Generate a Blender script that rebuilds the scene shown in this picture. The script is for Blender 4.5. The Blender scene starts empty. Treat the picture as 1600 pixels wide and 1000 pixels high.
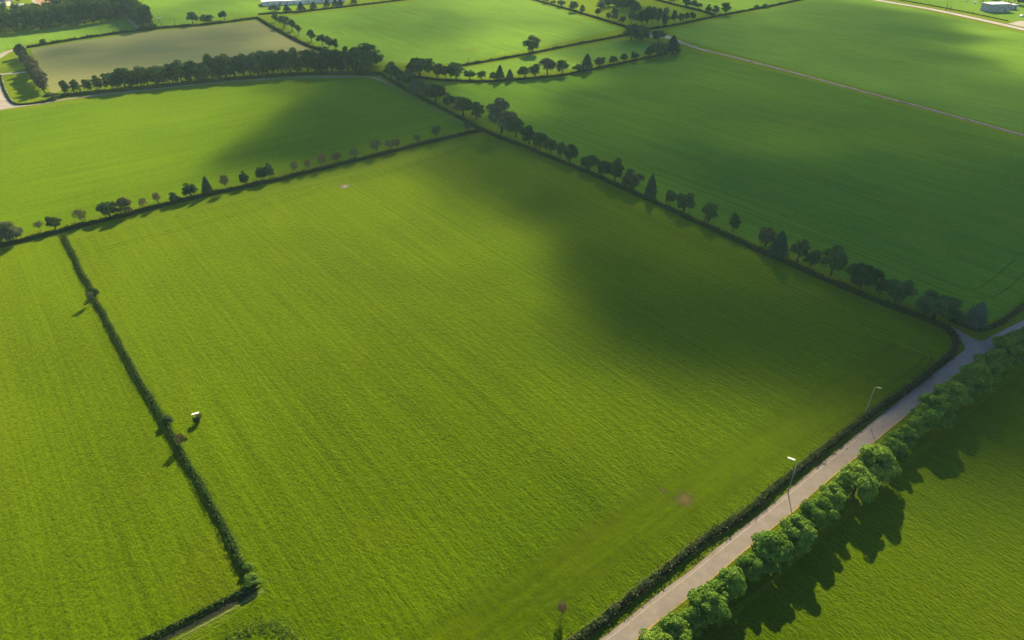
import bpy, math, random
import numpy as np
from mathutils import Vector, noise as mnoise

# ------------------------------------------------------------------ basics
F, P, CH = 1069.0, math.radians(33.1), 100.0      # focal length in px (1600 wide), pitch, drone height
SP, CP = math.sin(P), math.cos(P)
AZ, EL = math.radians(11.1), math.radians(27.0)   # sun
SUN = Vector((math.sin(AZ)*math.cos(EL), math.cos(AZ)*math.cos(EL), math.sin(EL)))
ADIR = Vector((-.621, .784, 0)); BDIR = Vector((.784, .621, 0))   # the two field directions

scene = bpy.context.scene
COL = scene.collection

def G(px, py, z=0.0):
    """survey point -> ground position in metres"""
    a, b = (px-800)/F, (500-py)/F
    dy, dz = CP + b*SP, -SP + b*CP
    t = (z-CH)/dz
    return Vector((a*t, dy*t, z))
def pxm(py):                                       # pixels per metre at a ground row
    return (F*SP + CP*(py-500))/CH
def height_to(base, top):                          # height of a vertical thing standing at base
    k = (500-top)/F
    return max(.5, CH + base.y*(k*CP-SP)/(CP+k*SP))

def link(o, parent=None):
    COL.objects.link(o)
    if parent is not None: o.parent = parent
    return o
def tag(o, label=None, cat=None, group=None, kind=None):
    if label: o['label'] = label
    if cat: o['category'] = cat
    if group: o['group'] = group
    if kind: o['kind'] = kind
    return o
def mesh_obj(name, verts, faces, mat, parent=None, smooth=False):
    me = bpy.data.meshes.new(name)
    me.from_pydata([tuple(v) for v in verts], [], faces)
    if mat: me.materials.append(mat)
    if smooth: me.polygons.foreach_set('use_smooth', [True]*len(me.polygons))
    me.update()
    return link(bpy.data.objects.new(name, me), parent)
def quads_mesh(name, V, mat, extra=None):
    """V: (n,4,3) array of separate quads, plus optional (verts, faces)"""
    n = len(V); verts = V.reshape(-1, 3); idx = np.arange(4*n).reshape(-1, 4)
    me = bpy.data.meshes.new(name)
    if extra and len(extra[0]):
        ev, ef = extra; o = len(verts)
        me.from_pydata(verts.tolist()+[tuple(v) for v in ev], [], idx.tolist()+[tuple(i+o for i in f) for f in ef])
    else:
        me.from_pydata(verts.tolist(), [], idx.tolist())
    me.materials.append(mat)
    return me
def empty(name, loc):
    o = bpy.data.objects.new(name, None); o.empty_display_size = .5; o.location = loc
    return link(o)
ONES = ['', 'first', 'second', 'third', 'fourth', 'fifth', 'sixth', 'seventh', 'eighth', 'ninth', 'tenth', 'eleventh',
        'twelfth', 'thirteenth', 'fourteenth', 'fifteenth', 'sixteenth', 'seventeenth', 'eighteenth', 'nineteenth']
TENS = {2: 'twent', 3: 'thirt', 4: 'fort', 5: 'fift', 6: 'sixt'}
def nth(n):
    if n < 20: return ONES[n]
    t, r = divmod(n, 10)
    return TENS[t]+'ieth' if r == 0 else TENS[t]+'y-'+ONES[r]

# ------------------------------------------------------------------ materials
def mat_new(name):
    m = bpy.data.materials.new(name); m.use_nodes = True
    nt = m.node_tree; nt.nodes.clear()
    out = nt.nodes.new('ShaderNodeOutputMaterial')
    return m, nt, out
def N(nt, t, **kw):
    n = nt.nodes.new('ShaderNode'+t)
    for k, v in kw.items():
        if k in n.inputs.keys(): n.inputs[k].default_value = v
        else: setattr(n, k, v)
    return n
def L(nt, a, b): nt.links.new(a, b)
def mathn(nt, op, a, b=None, clamp=False):
    n = nt.nodes.new('ShaderNodeMath'); n.operation = op; n.use_clamp = clamp
    for i, x in enumerate((a, b)):
        if x is None: continue
        if isinstance(x, (int, float)): n.inputs[i].default_value = x
        else: L(nt, x, n.inputs[i])
    return n.outputs[0]
def mixc(nt, fac, a, b):
    n = nt.nodes.new('ShaderNodeMix'); n.data_type = 'RGBA'
    for s, x in ((n.inputs[0], fac), (n.inputs[6], a), (n.inputs[7], b)):
        if isinstance(x, (int, float)): s.default_value = x
        elif isinstance(x, tuple): s.default_value = (*x, 1)
        else: L(nt, x, s)
    return n.outputs[2]
def maprange(nt, x, a, b, c=0.0, d=1.0):
    n = nt.nodes.new('ShaderNodeMapRange'); n.interpolation_type = 'SMOOTHSTEP'
    L(nt, x, n.inputs[0])
    for i, v in enumerate((a, b, c, d)): n.inputs[i+1].default_value = v
    return n.outputs[0]
def noise_n(nt, vec, scale, detail=3, rough=.6, dist=0.0):
    n = nt.nodes.new('ShaderNodeTexNoise')
    n.inputs['Scale'].default_value = scale; n.inputs['Detail'].default_value = detail
    n.inputs['Roughness'].default_value = rough; n.inputs['Distortion'].default_value = dist
    L(nt, vec, n.inputs['Vector'])
    return n.outputs[0]
def diffuse_out(nt, out, col, normal=None, rough=.9, spec=.15):
    b = nt.nodes.new('ShaderNodeBsdfPrincipled')
    b.inputs['Roughness'].default_value = rough
    b.inputs['Specular IOR Level'].default_value = spec
    if isinstance(col, tuple): b.inputs['Base Color'].default_value = (*col, 1)
    else: L(nt, col, b.inputs['Base Color'])
    if normal is not None: L(nt, normal, b.inputs['Normal'])
    L(nt, b.outputs[0], out.inputs[0])
    return b
def uv_dirs(nt, along, su, sv):
    """position along / across a row direction, scaled"""
    geo = nt.nodes.new('ShaderNodeNewGeometry')
    res = []
    across = Vector((along.y, -along.x, 0))
    for d in (along, across):
        v = nt.nodes.new('ShaderNodeVectorMath'); v.operation = 'DOT_PRODUCT'
        L(nt, geo.outputs['Position'], v.inputs[0]); v.inputs[1].default_value = d
        res.append(v.outputs['Value'])
    return geo, res
def comb(nt, u, v, su, sv, w=0.0):
    c = nt.nodes.new('ShaderNodeCombineXYZ')
    L(nt, mathn(nt, 'MULTIPLY', u, su), c.inputs[0]); L(nt, mathn(nt, 'MULTIPLY', v, sv), c.inputs[1])
    c.inputs[2].default_value = w
    return c.outputs[0]

def field_mat(name, dark, light, dry, along=ADIR, seed=0.0, bump=1.0, dry_amt=.25, dry_band=None, rows=1.0, contrast=1.0, sheen=.36):
    m, nt, out = mat_new(name)
    geo, (u, v) = uv_dirs(nt, along, 1, 1)
    clump = noise_n(nt, comb(nt, u, v, 1.5, 2.2, seed), 1.0, 4, .7, .3)
    tuft = noise_n(nt, comb(nt, u, v, .6, 1.0, seed+3), 1.0, 3, .6, .2)
    streak = noise_n(nt, comb(nt, u, v, .014, .85, seed+7), 1.0, 3, .65)
    drill = noise_n(nt, comb(nt, u, v, .02, .17, seed+9), 1.0, 2, .5)
    patch = noise_n(nt, comb(nt, u, v, .014, .02, seed+11), 1.0, 4, .6, .4)
    patch2 = noise_n(nt, comb(nt, u, v, .03, .045, seed+17), 1.0, 5, .68, .6)
    s = mathn(nt, 'ADD', mathn(nt, 'MULTIPLY', clump, .42), mathn(nt, 'MULTIPLY', streak, .30*rows))
    s = mathn(nt, 'ADD', s, mathn(nt, 'MULTIPLY', tuft, .26))
    s = mathn(nt, 'ADD', s, mathn(nt, 'MULTIPLY', drill, .10*rows))
    s = mathn(nt, 'ADD', s, mathn(nt, 'MULTIPLY', patch, .24))
    mid = .5*(.42+.30*rows+.26+.10*rows+.24)
    f = maprange(nt, s, mid-.18/contrast, mid+.18/contrast)
    col = mixc(nt, f, dark, light)
    dm = mathn(nt, 'MULTIPLY', maprange(nt, patch2, .52, .74), dry_amt)
    col = mixc(nt, dm, col, dry)
    if dry_band:                                    # worn, drier strip running along the headland
        c0, w0, amt = dry_band
        band = mathn(nt, 'SUBTRACT', 1.0, mathn(nt, 'DIVIDE', mathn(nt, 'ABSOLUTE', mathn(nt, 'SUBTRACT', u, c0)), w0), True)
        nb = maprange(nt, noise_n(nt, comb(nt, u, v, .28, .1, 5), 1.0, 5, .7), .42, .68)
        col = mixc(nt, mathn(nt, 'MULTIPLY', mathn(nt, 'MULTIPLY', band, nb), amt), col, (.135, .125, .018))
    h = mathn(nt, 'ADD', mathn(nt, 'MULTIPLY', clump, .5), mathn(nt, 'MULTIPLY', streak, .30*rows))
    h = mathn(nt, 'ADD', h, mathn(nt, 'MULTIPLY', tuft, .45))
    b = nt.nodes.new('ShaderNodeBump'); b.inputs['Strength'].default_value = .85*bump; b.inputs['Distance'].default_value = 1.0
    L(nt, h, b.inputs['Height'])
    bs = diffuse_out(nt, out, col, b.outputs[0], 1.0, 0.0)
    bs.inputs['Sheen Weight'].default_value = sheen; bs.inputs['Sheen Roughness'].default_value = .5; bs.inputs['Sheen Tint'].default_value = (.47, .68, .015, 1)
    return m

GD, GL, GY = (.010, .028, .0002), (.052, .097, .0006), (.078, .086, .003)
M_main = field_mat('grass_main', GD, GL, GY, ADIR, 0, 1.0, .22, None)
M_left = field_mat('grass_left', GD, (.055, .102, .0006), GY, ADIR, 21, 1.0, .3)
M_upleft = field_mat('grass_upper', (.031, .076, .0015), (.082, .156, .003), GY, BDIR, 40, .8, .3, None, 1.0, 1.0, .16)
M_right = field_mat('grass_right', (.032, .090, .008), (.082, .176, .014), (.11, .15, .016), ADIR, 60, .8, .45, None, 1.4, 1.0, .08)
M_far = field_mat('grass_far', (.060, .134, .017), (.122, .232, .026), GY, ADIR, 80, .7, .4, None, 1.3, 1.0, .06)  # extra blue in the grass colour stands in for part of the distance haze
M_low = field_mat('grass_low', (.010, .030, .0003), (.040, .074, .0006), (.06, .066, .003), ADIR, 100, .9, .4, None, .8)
M_beige = field_mat('stubble', (.140, .160, .064), (.190, .204, .086), (.235, .215, .085), BDIR, 120, .5, .6, None, 1.5, 1.0, .02)
M_brown = field_mat('ploughed_soil', (.20, .135, .085), (.29, .20, .13), (.30, .22, .14), ADIR, 140, .5, .4, None, 1.5, 1.0, 0.0)
M_verge = field_mat('verge', (.020, .046, .002), (.060, .098, .005), (.075, .078, .012), BDIR, 160, 1.0, .35, None, .5)
M_tread = field_mat('pressed_grass', (.026, .056, .004), (.064, .108, .007), (.06, .07, .01), ADIR, 180, .6, .2)

def ground_mat(name, a, b, c, scale=.6, bump=.25, mott=.12):
    m, nt, out = mat_new(name)
    geo = nt.nodes.new('ShaderNodeNewGeometry')
    n1 = noise_n(nt, geo.outputs['Position'], scale, 6, .7)
    n2 = noise_n(nt, geo.outputs['Position'], mott, 4, .6, .5)
    n3 = noise_n(nt, geo.outputs['Position'], 6.0, 3, .7)
    col = mixc(nt, maprange(nt, n1, .3, .7), a, b)
    col = mixc(nt, mathn(nt, 'MULTIPLY', maprange(nt, n2, .45, .75), .7), col, c)
    col = mixc(nt, mathn(nt, 'MULTIPLY', maprange(nt, n3, .5, .75), .35), col, tuple(x*.55 for x in a))
    bp = nt.nodes.new('ShaderNodeBump'); bp.inputs['Strength'].default_value = bump; bp.inputs['Distance'].default_value = .15
    L(nt, n1, bp.inputs['Height'])
    diffuse_out(nt, out, col, bp.outputs[0], .95, .1)
    return m
M_road = ground_mat('worn_asphalt', (.142, .130, .122), (.176, .163, .153), (.125, .110, .100))
M_gravel = ground_mat('pale_gravel', (.21, .202, .178), (.295, .283, .255), (.18, .165, .125))
M_track = ground_mat('grey_gravel', (.17, .155, .135), (.26, .235, .205), (.12, .12, .06))
M_belt = ground_mat('shade_toned_track', (.15, .135, .10), (.21, .19, .145), (.09, .10, .04))  # track gravel with the shade by the tree belt put into its colour
M_line = ground_mat('faded_paint', (.34, .31, .27), (.24, .215, .19), (.18, .155, .14), 2.5)
M_soil = ground_mat('bare_soil', (.056, .046, .018), (.100, .082, .034), (.066, .066, .014), 1.5)
M_sandy = ground_mat('sandy_edge', (.19, .15, .075), (.26, .20, .115), (.11, .12, .03), 1.2)
M_rubble = ground_mat('rubble', (.12, .12, .08), (.19, .18, .13), (.08, .10, .03), 2.0)
M_ditch = ground_mat('wet_ditch', (.010, .014, .008), (.020, .024, .014), (.012, .02, .008), 1.5)

def ragged(m_src, name, inner, outer, scale=.7):
    """same ground, edges broken up into the grass (alpha from the mesh's own edge attribute)"""
    m = m_src.copy(); m.name = name; nt = m.node_tree
    out = [n for n in nt.nodes if n.type == 'OUTPUT_MATERIAL'][0]
    bs = [n for n in nt.nodes if n.type == 'BSDF_PRINCIPLED'][0]
    at = nt.nodes.new('ShaderNodeAttribute'); at.attribute_name = 'edge'
    geo = nt.nodes.new('ShaderNodeNewGeometry')
    n = noise_n(nt, geo.outputs['Position'], scale, 5, .7)
    s = mathn(nt, 'ADD', at.outputs['Fac'], mathn(nt, 'MULTIPLY', mathn(nt, 'SUBTRACT', n, .5), 1.3))
    fac = maprange(nt, s, outer, inner)
    tr = nt.nodes.new('ShaderNodeBsdfTransparent'); mx = nt.nodes.new('ShaderNodeMixShader')
    L(nt, fac, mx.inputs[0]); L(nt, tr.outputs[0], mx.inputs[1]); L(nt, bs.outputs[0], mx.inputs[2]); L(nt, mx.outputs[0], out.inputs[0])
    return m

def leaf_mat(name, dark, light, trans=.32, tip=None):
    m, nt, out = mat_new(name)
    geo = nt.nodes.new('ShaderNodeNewGeometry'); oi = nt.nodes.new('ShaderNodeObjectInfo')
    r = geo.outputs['Random Per Island']
    col = mixc(nt, r, dark, light)
    tc = nt.nodes.new('ShaderNodeTexCoord')
    n = noise_n(nt, tc.outputs['Object'], 5.0, 2, .5)
    col = mixc(nt, mathn(nt, 'MULTIPLY', maprange(nt, n, .35, .65), .45), col, tuple(x*1.25 for x in light))
    hs = nt.nodes.new('ShaderNodeHueSaturation')
    L(nt, maprange(nt, oi.outputs['Random'], 0, 1, .488, .512), hs.inputs['Hue'])
    L(nt, maprange(nt, oi.outputs['Random'], 0, 1, 1.2, .8), hs.inputs['Value'])
    L(nt, col, hs.inputs['Color'])
    d = nt.nodes.new('ShaderNodeBsdfDiffuse'); t = nt.nodes.new('ShaderNodeBsdfTranslucent'); mx = nt.nodes.new('ShaderNodeMixShader')
    L(nt, hs.outputs[0], d.inputs[0]); L(nt, hs.outputs[0], t.inputs[0]); mx.inputs[0].default_value = trans
    L(nt, d.outputs[0], mx.inputs[1]); L(nt, t.outputs[0], mx.inputs[2]); L(nt, mx.outputs[0], out.inputs[0])
    return m
LM = {
    'dark': leaf_mat('leaf_dark', (.016, .046, .016), (.064, .118, .036), .3),
    'bright': leaf_mat('leaf_bright', (.040, .100, .014), (.150, .260, .036), .35),
    'mid': leaf_mat('leaf_mid', (.020, .054, .014), (.080, .135, .032), .3),
    'pale': leaf_mat('leaf_pale', (.040, .062, .032), (.095, .130, .066), .3),
    'brown': leaf_mat('twig_brown', (.048, .054, .026), (.115, .118, .064), .3),
    'pink': leaf_mat('twig_pink', (.066, .056, .030), (.150, .122, .072), .3),
    'conifer': leaf_mat('needle', (.018, .045, .026), (.040, .080, .042), .15),
    'spruce': leaf_mat('needle_pale', (.050, .095, .060), (.105, .160, .105), .15),
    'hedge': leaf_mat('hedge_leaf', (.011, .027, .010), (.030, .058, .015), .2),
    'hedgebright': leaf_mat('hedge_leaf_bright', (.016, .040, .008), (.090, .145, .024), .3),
    'roadhedge': leaf_mat('hedge_brown', (.008, .013, .007), (.110, .104, .062), .2),
    'bank': leaf_mat('bank_pale', (.085, .105, .045), (.170, .190, .085), .3),
}
def plain_mat(name, a, b, scale=3.0, rough=.8, metal=0.0, stretch=(1, 1, 1)):
    m, nt, out = mat_new(name)
    tc = nt.nodes.new('ShaderNodeTexCoord'); mp = nt.nodes.new('ShaderNodeMapping'); mp.inputs['Scale'].default_value = stretch
    L(nt, tc.outputs['Object'], mp.inputs[0])
    n = noise_n(nt, mp.outputs[0], scale, 5, .65)
    bs = diffuse_out(nt, out, mixc(nt, maprange(nt, n, .3, .7), a, b), None, rough, .3)
    bs.inputs['Metallic'].default_value = metal
    return m
M_bark = plain_mat('bark', (.035, .028, .020), (.075, .060, .045), 4, .9, 0, (4, 4, 1))
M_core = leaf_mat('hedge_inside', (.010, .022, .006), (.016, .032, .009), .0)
M_pole = plain_mat('galvanised', (.16, .17, .17), (.24, .25, .25), 2, .5, .3)
M_wood = plain_mat('weathered_wood', (.08, .065, .05), (.14, .115, .09), 3, .9, 0, (6, 6, 1))
M_white = plain_mat('white_paint', (.74, .74, .72), (.82, .82, .80), 1, .5)
M_roofw = plain_mat('white_roof', (.60, .63, .66), (.74, .77, .80), .15, .5)
M_roofg = plain_mat('grey_roof', (.42, .45, .46), (.55, .58, .58), .4, .6)
M_stone = plain_mat('stone_wall', (.16, .17, .18), (.36, .37, .38), .7, .9)
M_wallw = plain_mat('pale_wall', (.50, .49, .46), (.62, .61, .58), .5, .8)
M_glass = plain_mat('dark_glass', (.02, .025, .03), (.035, .04, .05), 1, .15)
M_tyre = plain_mat('rubber', (.015, .015, .015), (.025, .025, .025), 3, .9)
M_slate = plain_mat('slate_roof', (.10, .11, .125), (.17, .18, .20), 1.5, .7)

# ------------------------------------------------------------------ ground, fields, roads
def poly(name, px, mat, z, label, cat=None, kind='structure', group=None, ground=None):
    pts = ground or [G(*p) for p in px]
    vs = [(p.x, p.y, z) for p in pts]
    o = mesh_obj(name, vs, [list(range(len(vs)))], mat)
    if o.data.polygons[0].normal.z < 0: o.data.flip_normals()
    tag(o, label, cat or 'field', group, kind)
    return o
def smooth_path(pts, step=1.5):
    """Catmull-Rom through ground points, resampled"""
    p = [pts[0]*2-pts[1]] + list(pts) + [pts[-1]*2-pts[-2]]
    res = []
    for i in range(1, len(p)-2):
        n = max(2, int((p[i+1]-p[i]).length/step))
        for k in range(n):
            t = k/n
            res.append(.5*((2*p[i]) + (p[i+1]-p[i-1])*t + (2*p[i-1]-5*p[i]+4*p[i+1]-p[i+2])*t*t + (3*p[i]-p[i-1]-3*p[i+1]+p[i+2])*t**3))
    res.append(pts[-1].copy())
    return res
def sides(path):
    out = []
    for i, p in enumerate(path):
        d = path[min(i+1, len(path)-1)]-path[max(i-1, 0)]; d.z = 0
        d.normalize(); out.append(Vector((-d.y, d.x, 0)))
    return out
def ribbon(name, px, width, mat, z, label, cat, off=0.0, step=1.5, kind='structure', wob=.0, edge=False, seed=1, group=None):
    path = smooth_path([G(*p) for p in px], step); nn = sides(path)
    vs, fs, at = [], [], []
    cols = (-1, -.45, .45, 1) if edge else (-1, 1)
    for i, (p, n) in enumerate(zip(path, nn)):
        w = width if not callable(width) else width(i/(len(path)-1))
        for c in cols:
            j = wob*mnoise.noise(Vector((i*step*.16, c*5, seed)))
            q = p + n*(off + c*w/2 + (j if abs(c) == 1 else 0)); vs.append((q.x, q.y, z)); at.append(0.0 if abs(c) == 1 else 1.0)
    k = len(cols)
    for i in range(len(path)-1):
        for c in range(k-1): fs.append((i*k+c, i*k+c+1, (i+1)*k+c+1, (i+1)*k+c))
    o = mesh_obj(name, vs, fs, mat)
    if o.data.polygons[0].normal.z < 0: o.data.flip_normals()
    if edge:
        a = o.data.attributes.new('edge', 'FLOAT', 'POINT'); a.data.foreach_set('value', at)
    tag(o, label, cat, group, kind)
    return o

S = 2900
tag(mesh_obj('ground', [(-S, -S, 0), (S, -S, 0), (S, S, 0), (-S, S, 0)], [(0, 1, 2, 3)], M_verge),
    'rough green grass of the verges between the fields', 'ground', kind='structure')

poly('grass_field', [(112,374),(300,331),(470,292),(600,264),(700,236),(752,217),(770,220),(850,256),(1000,327),(1200,415),(1400,500),(1462,522),(1480,536),(1478,552),(1430,597),(1300,690),(1180,785),(1060,860),(880,1000),(700,1120),(100,1120),(300,1010),(414,926),(402,900),(330,775),(250,640),(170,480)],
     M_main, .02, 'large bright green grass field in the middle, half sunlit and half cloud shaded')
poly('grass_field', [(-300,450),(0,394),(92,373),(128,450),(240,650),(320,795),(388,908),(330,945),(230,1000),(60,1080),(-300,1080)],
     M_left, .02, 'green grass field beyond the low hedge with the reddish sapling')
poly('grass_field', [(-300,205),(0,174),(60,169),(150,157),(300,139),(450,127),(585,124),(630,150),(700,182),(735,198),(680,212),(500,256),(300,302),(100,350),(0,374),(-300,438)],
     M_upleft, .02, 'pale green field between the dark tree belt and the hedge of saplings')
poly('grass_field', [(775,199),(850,235),(1000,305),(1200,388),(1400,470),(1470,492),(1515,500),(1545,503),(1570,492),(1600,465),(1800,360),(1800,276),(1600,219),(1300,135),(1060,76),(1040,87),(960,105),(880,119),(760,131),(690,132),(720,165)],
     M_right, .02, 'wide cloud shaded green field between the hedgerow and the rutted track')
poly('grass_field', [(1066,62),(1050,48),(1130,29),(1200,14),(1264,0),(1280,-8),(1340,-6),(1450,18),(1520,34),(1600,53),(1800,104),(1800,262),(1600,207),(1300,125)],
     M_far, .02, 'hazy green field above the rutted gravel track')
poly('grass_field', [(716,108),(830,88),(980,60),(1010,66),(1040,78),(950,98),(880,110),(760,122),(690,123)],
     M_far, .02, 'narrow green strip of field between two tree lined hedges')
poly('grass_field', [(432,27),(480,22),(600,8),(700,-6),(805,-6),(880,17),(970,45),(830,77),(720,99),(640,100),(560,92),(520,80),(470,58)],
     M_far, .02, 'far sunlit green field with a lone round tree on its edge')
poly('stubble_field', [(48,77),(120,65),(240,48),(330,40),(402,32),(440,55),(485,76),(500,85),(380,100),(250,118),(150,130),(100,137),(82,150),(70,128),(58,100)],
     M_beige, .02, 'beige stubble field bordered by a dark tree belt')
poly('grass_field', [(-300,100),(-300,90),(0,58),(100,42),(200,30),(208,44),(120,58),(42,68),(30,73),(12,77),(0,84)],
     M_far, .02, 'narrow green field below the far dark wood')
poly('grass_field', [(220,-8),(560,-8),(420,20),(330,32),(245,42),(236,30)],
     M_far, .02, 'far green field with three round trees along its hedge')
poly('ploughed_field', [(52,-8),(110,-8),(108,8),(96,14),(62,14)], M_brown, .02, 'small brown ploughed field behind the far wood')
poly('grass_field', [(1100,-10),(1280,-10),(1200,8),(1130,22),(1116,21),(1060,6)], M_far, .02, 'hazy pale field beyond the far small trees')
poly('grass_field', [(1395,-8),(1800,-8),(1800,40),(1600,33),(1590,34),(1520,19),(1440,4)], M_far, .02, 'far sunlit grass around the grey stone building')
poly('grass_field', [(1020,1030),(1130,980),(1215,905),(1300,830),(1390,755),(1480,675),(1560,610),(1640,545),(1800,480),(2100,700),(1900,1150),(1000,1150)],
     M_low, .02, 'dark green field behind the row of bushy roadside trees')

ROAD = [(830,1100),(964,1000),(1026,950),(1091,900),(1151,850),(1214,800),(1272,750),(1333,700),(1394,650),(1456,600),(1516,553),(1552,534),(1600,509),(1680,470),(1760,430)]
ribbon('road', ROAD, 3.15, M_road, .045, 'worn grey single lane road beside the bushy trees', 'road', wob=.12)
ribbon('road_edge', ROAD, .8, ragged(M_sandy, 'sandy_edge_ragged', .9, .45), .035, 'sandy road edge below the bushy trees', 'road edge', off=-1.6, edge=True, wob=.4, seed=3)
ribbon('road_edge', ROAD, .6, ragged(M_soil, 'soil_edge_ragged', .9, .45), .036, 'dark dirt road edge along the low brown hedge', 'road edge', off=1.55, edge=True, wob=.15, seed=4)
ribbon('road_marking', ROAD[:9], .16, ragged(M_line, 'faded_line_ragged', 1.0, .3, 1.3), .055, 'faded pale line near the hedge side of the road', 'road marking', off=.95, edge=True)
poly('side_track', [(1484,512),(1490,511),(1503,519),(1516,527),(1532,533),(1556,530),(1545,548),(1512,570),(1498,584),(1488,590),(1505,567),(1510,553),(1507,540),(1498,526)], M_road, .04,
     'short gravel spur joining the road at the junction', 'track')
TR = [(1052,60),(1072,69),(1100,78),(1150,90),(1200,103),(1300,130),(1400,157),(1500,184),(1600,212),(1800,270)]
ribbon('farm_track', TR, 3.6, ragged(M_track, 'grey_gravel_ragged', .55, .05), .034, 'narrow rutted grey gravel track across the fields', 'track', edge=True, wob=.6)
ribbon('track_rut', TR[2:], .9, M_ditch, .045, 'thin dark rut along the gravel track', 'track', off=-.4, wob=.3)
ribbon('track_rut', TR[:5], 1.0, M_track, .046, 'pale worn gravel at the start of the rutted track', 'track', off=-1.3, wob=.6)
poly('gravel_yard', [(1008,55),(1012,50),(1020,48),(1030,49),(1040,53),(1052,60),(1046,61),(1030,58),(1016,58)], M_gravel, .03, 'pale gravel patch among the trees at the track end', 'yard')
ribbon('far_road', [(1330,-10),(1365,-1),(1450,13.5),(1520,28),(1600,46),(1720,74)], 7.5, M_gravel, .045, 'pale far road passing the grey stone building', 'road', wob=.3)
ribbon('road_edge', [(1330,-10),(1365,-1),(1450,13.5),(1520,28),(1600,46),(1720,74)], 11.5, M_ditch, .03, 'dark ditch edges of the far pale road', 'road edge', wob=.6)
poly('yard', [(1575,37),(1592,33),(1640,30),(1700,44),(1700,66),(1612,45)], M_gravel, .055, 'pale yard entrance beside the far road', 'yard')
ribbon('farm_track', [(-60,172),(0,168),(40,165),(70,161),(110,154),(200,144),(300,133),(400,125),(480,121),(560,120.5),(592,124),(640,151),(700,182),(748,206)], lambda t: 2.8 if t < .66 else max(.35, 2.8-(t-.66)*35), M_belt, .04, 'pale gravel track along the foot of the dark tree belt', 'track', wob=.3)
poly('gravel_yard', [(-80,112),(-2,116),(3,121),(8,136),(15,152),(24,161),(44,165),(0,172),(-80,180)], M_gravel, .05, 'pale gravel yard at the photo edge beside the small paddock', 'yard')
ribbon('farm_track', [(-30,106),(0,88),(12,81),(30,76),(38,73)], 4.5, M_gravel, .04, 'curving pale track above the small paddock', 'track', wob=.3)
ribbon('farm_track', [(-30,119),(4,116),(25,114),(50,112)], 4.2, M_gravel, .055, 'short straight pale track between two small paddocks', 'track', wob=.3)
ribbon('farm_track', [(44,-10),(52,0),(58,9),(61,14)], 3.2, M_gravel, .05, 'pale track along the brown ploughed field', 'track')
ribbon('farm_track', [(188,17),(200,28),(212,40),(220,45)], 3.0, M_track, .04, 'thin grey track between the two far woods', 'track')

# tyre tracks (pressed grass) in the crops
M_tr = ragged(M_tread, 'pressed_grass_ragged', 1.9, .35, .3)
def tyre(px, lab, gauge=1.9, w=.62):
    for s, side in ((-1, 'lower'), (1, 'upper')):
        ribbon('tyre_track', px, w, M_tr, .04, f'{side} wheel line of the pressed grass tramline {lab}', 'tyre track', off=s*gauge/2, edge=True, seed=s, step=3)
tyre([(820,192),(865,203),(950,236),(1050,276),(1150,314),(1250,354),(1350,394),(1450,436),(1500,455),(1530,459),(1556,448),(1600,410)], 'beside the cloud shaded hedgerow', 5.0, .9)
tyre([(790,238),(860,268),(950,312),(1050,362),(1150,411),(1250,458),(1350,504),(1420,533),(1448,552),(1440,572),(1380,615),(1290,680)], 'inside the shaded edge of the large field')
tyre([(150,392),(250,366),(370,335),(500,297),(600,272),(690,243),(742,226),(790,238)], 'below the sapling hedge')
tyre([(560,142),(620,165),(668,188),(660,202),(560,225),(420,256),(250,297),(80,338)], 'in the field below the tree belt')

# ------------------------------------------------------------------ foliage builders
rng = np.random.default_rng(7)
def leaf_quads(P0, Nn, size, r, aspect=.75, jitter=.8):
    """quads at P0 (n,3), facing roughly Nn, random roll"""
    n = len(P0)
    nn = Nn + r.normal(0, jitter, (n, 3)); nn /= np.linalg.norm(nn, axis=1, keepdims=True)+1e-9
    t = np.cross(nn, r.normal(0, 1, (n, 3))); t /= np.linalg.norm(t, axis=1, keepdims=True)+1e-9
    b = np.cross(nn, t)
    s = (np.asarray(size)*r.uniform(.6, 1.35, n))[:, None]
    t = t*s*.5; b = b*s*.5*aspect
    return np.stack([P0-t-b*.6, P0-b+t*.3, P0+t+b*.5, P0+b-t*.4], 1)
def tube(vs, fs, pts, rad, k=6):
    o = len(vs)
    for i, (p, r) in enumerate(zip(pts, rad)):
        p = Vector(p); d = (Vector(pts[min(i+1, len(pts)-1)])-Vector(pts[max(i-1, 0)])).normalized()
        a = d.orthogonal().normalized(); b = d.cross(a)
        for j in range(k):
            an = 2*math.pi*j/k; vs.append(p + a*math.cos(an)*r + b*math.sin(an)*r)
    for i in range(len(pts)-1):
        for j in range(k):
            fs.append((o+i*k+j, o+i*k+(j+1) % k, o+(i+1)*k+(j+1) % k, o+(i+1)*k+j))
    fs.append(tuple(o+j for j in reversed(range(k)))); fs.append(tuple(o+(len(pts)-1)*k+j for j in range(k)))

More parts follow.
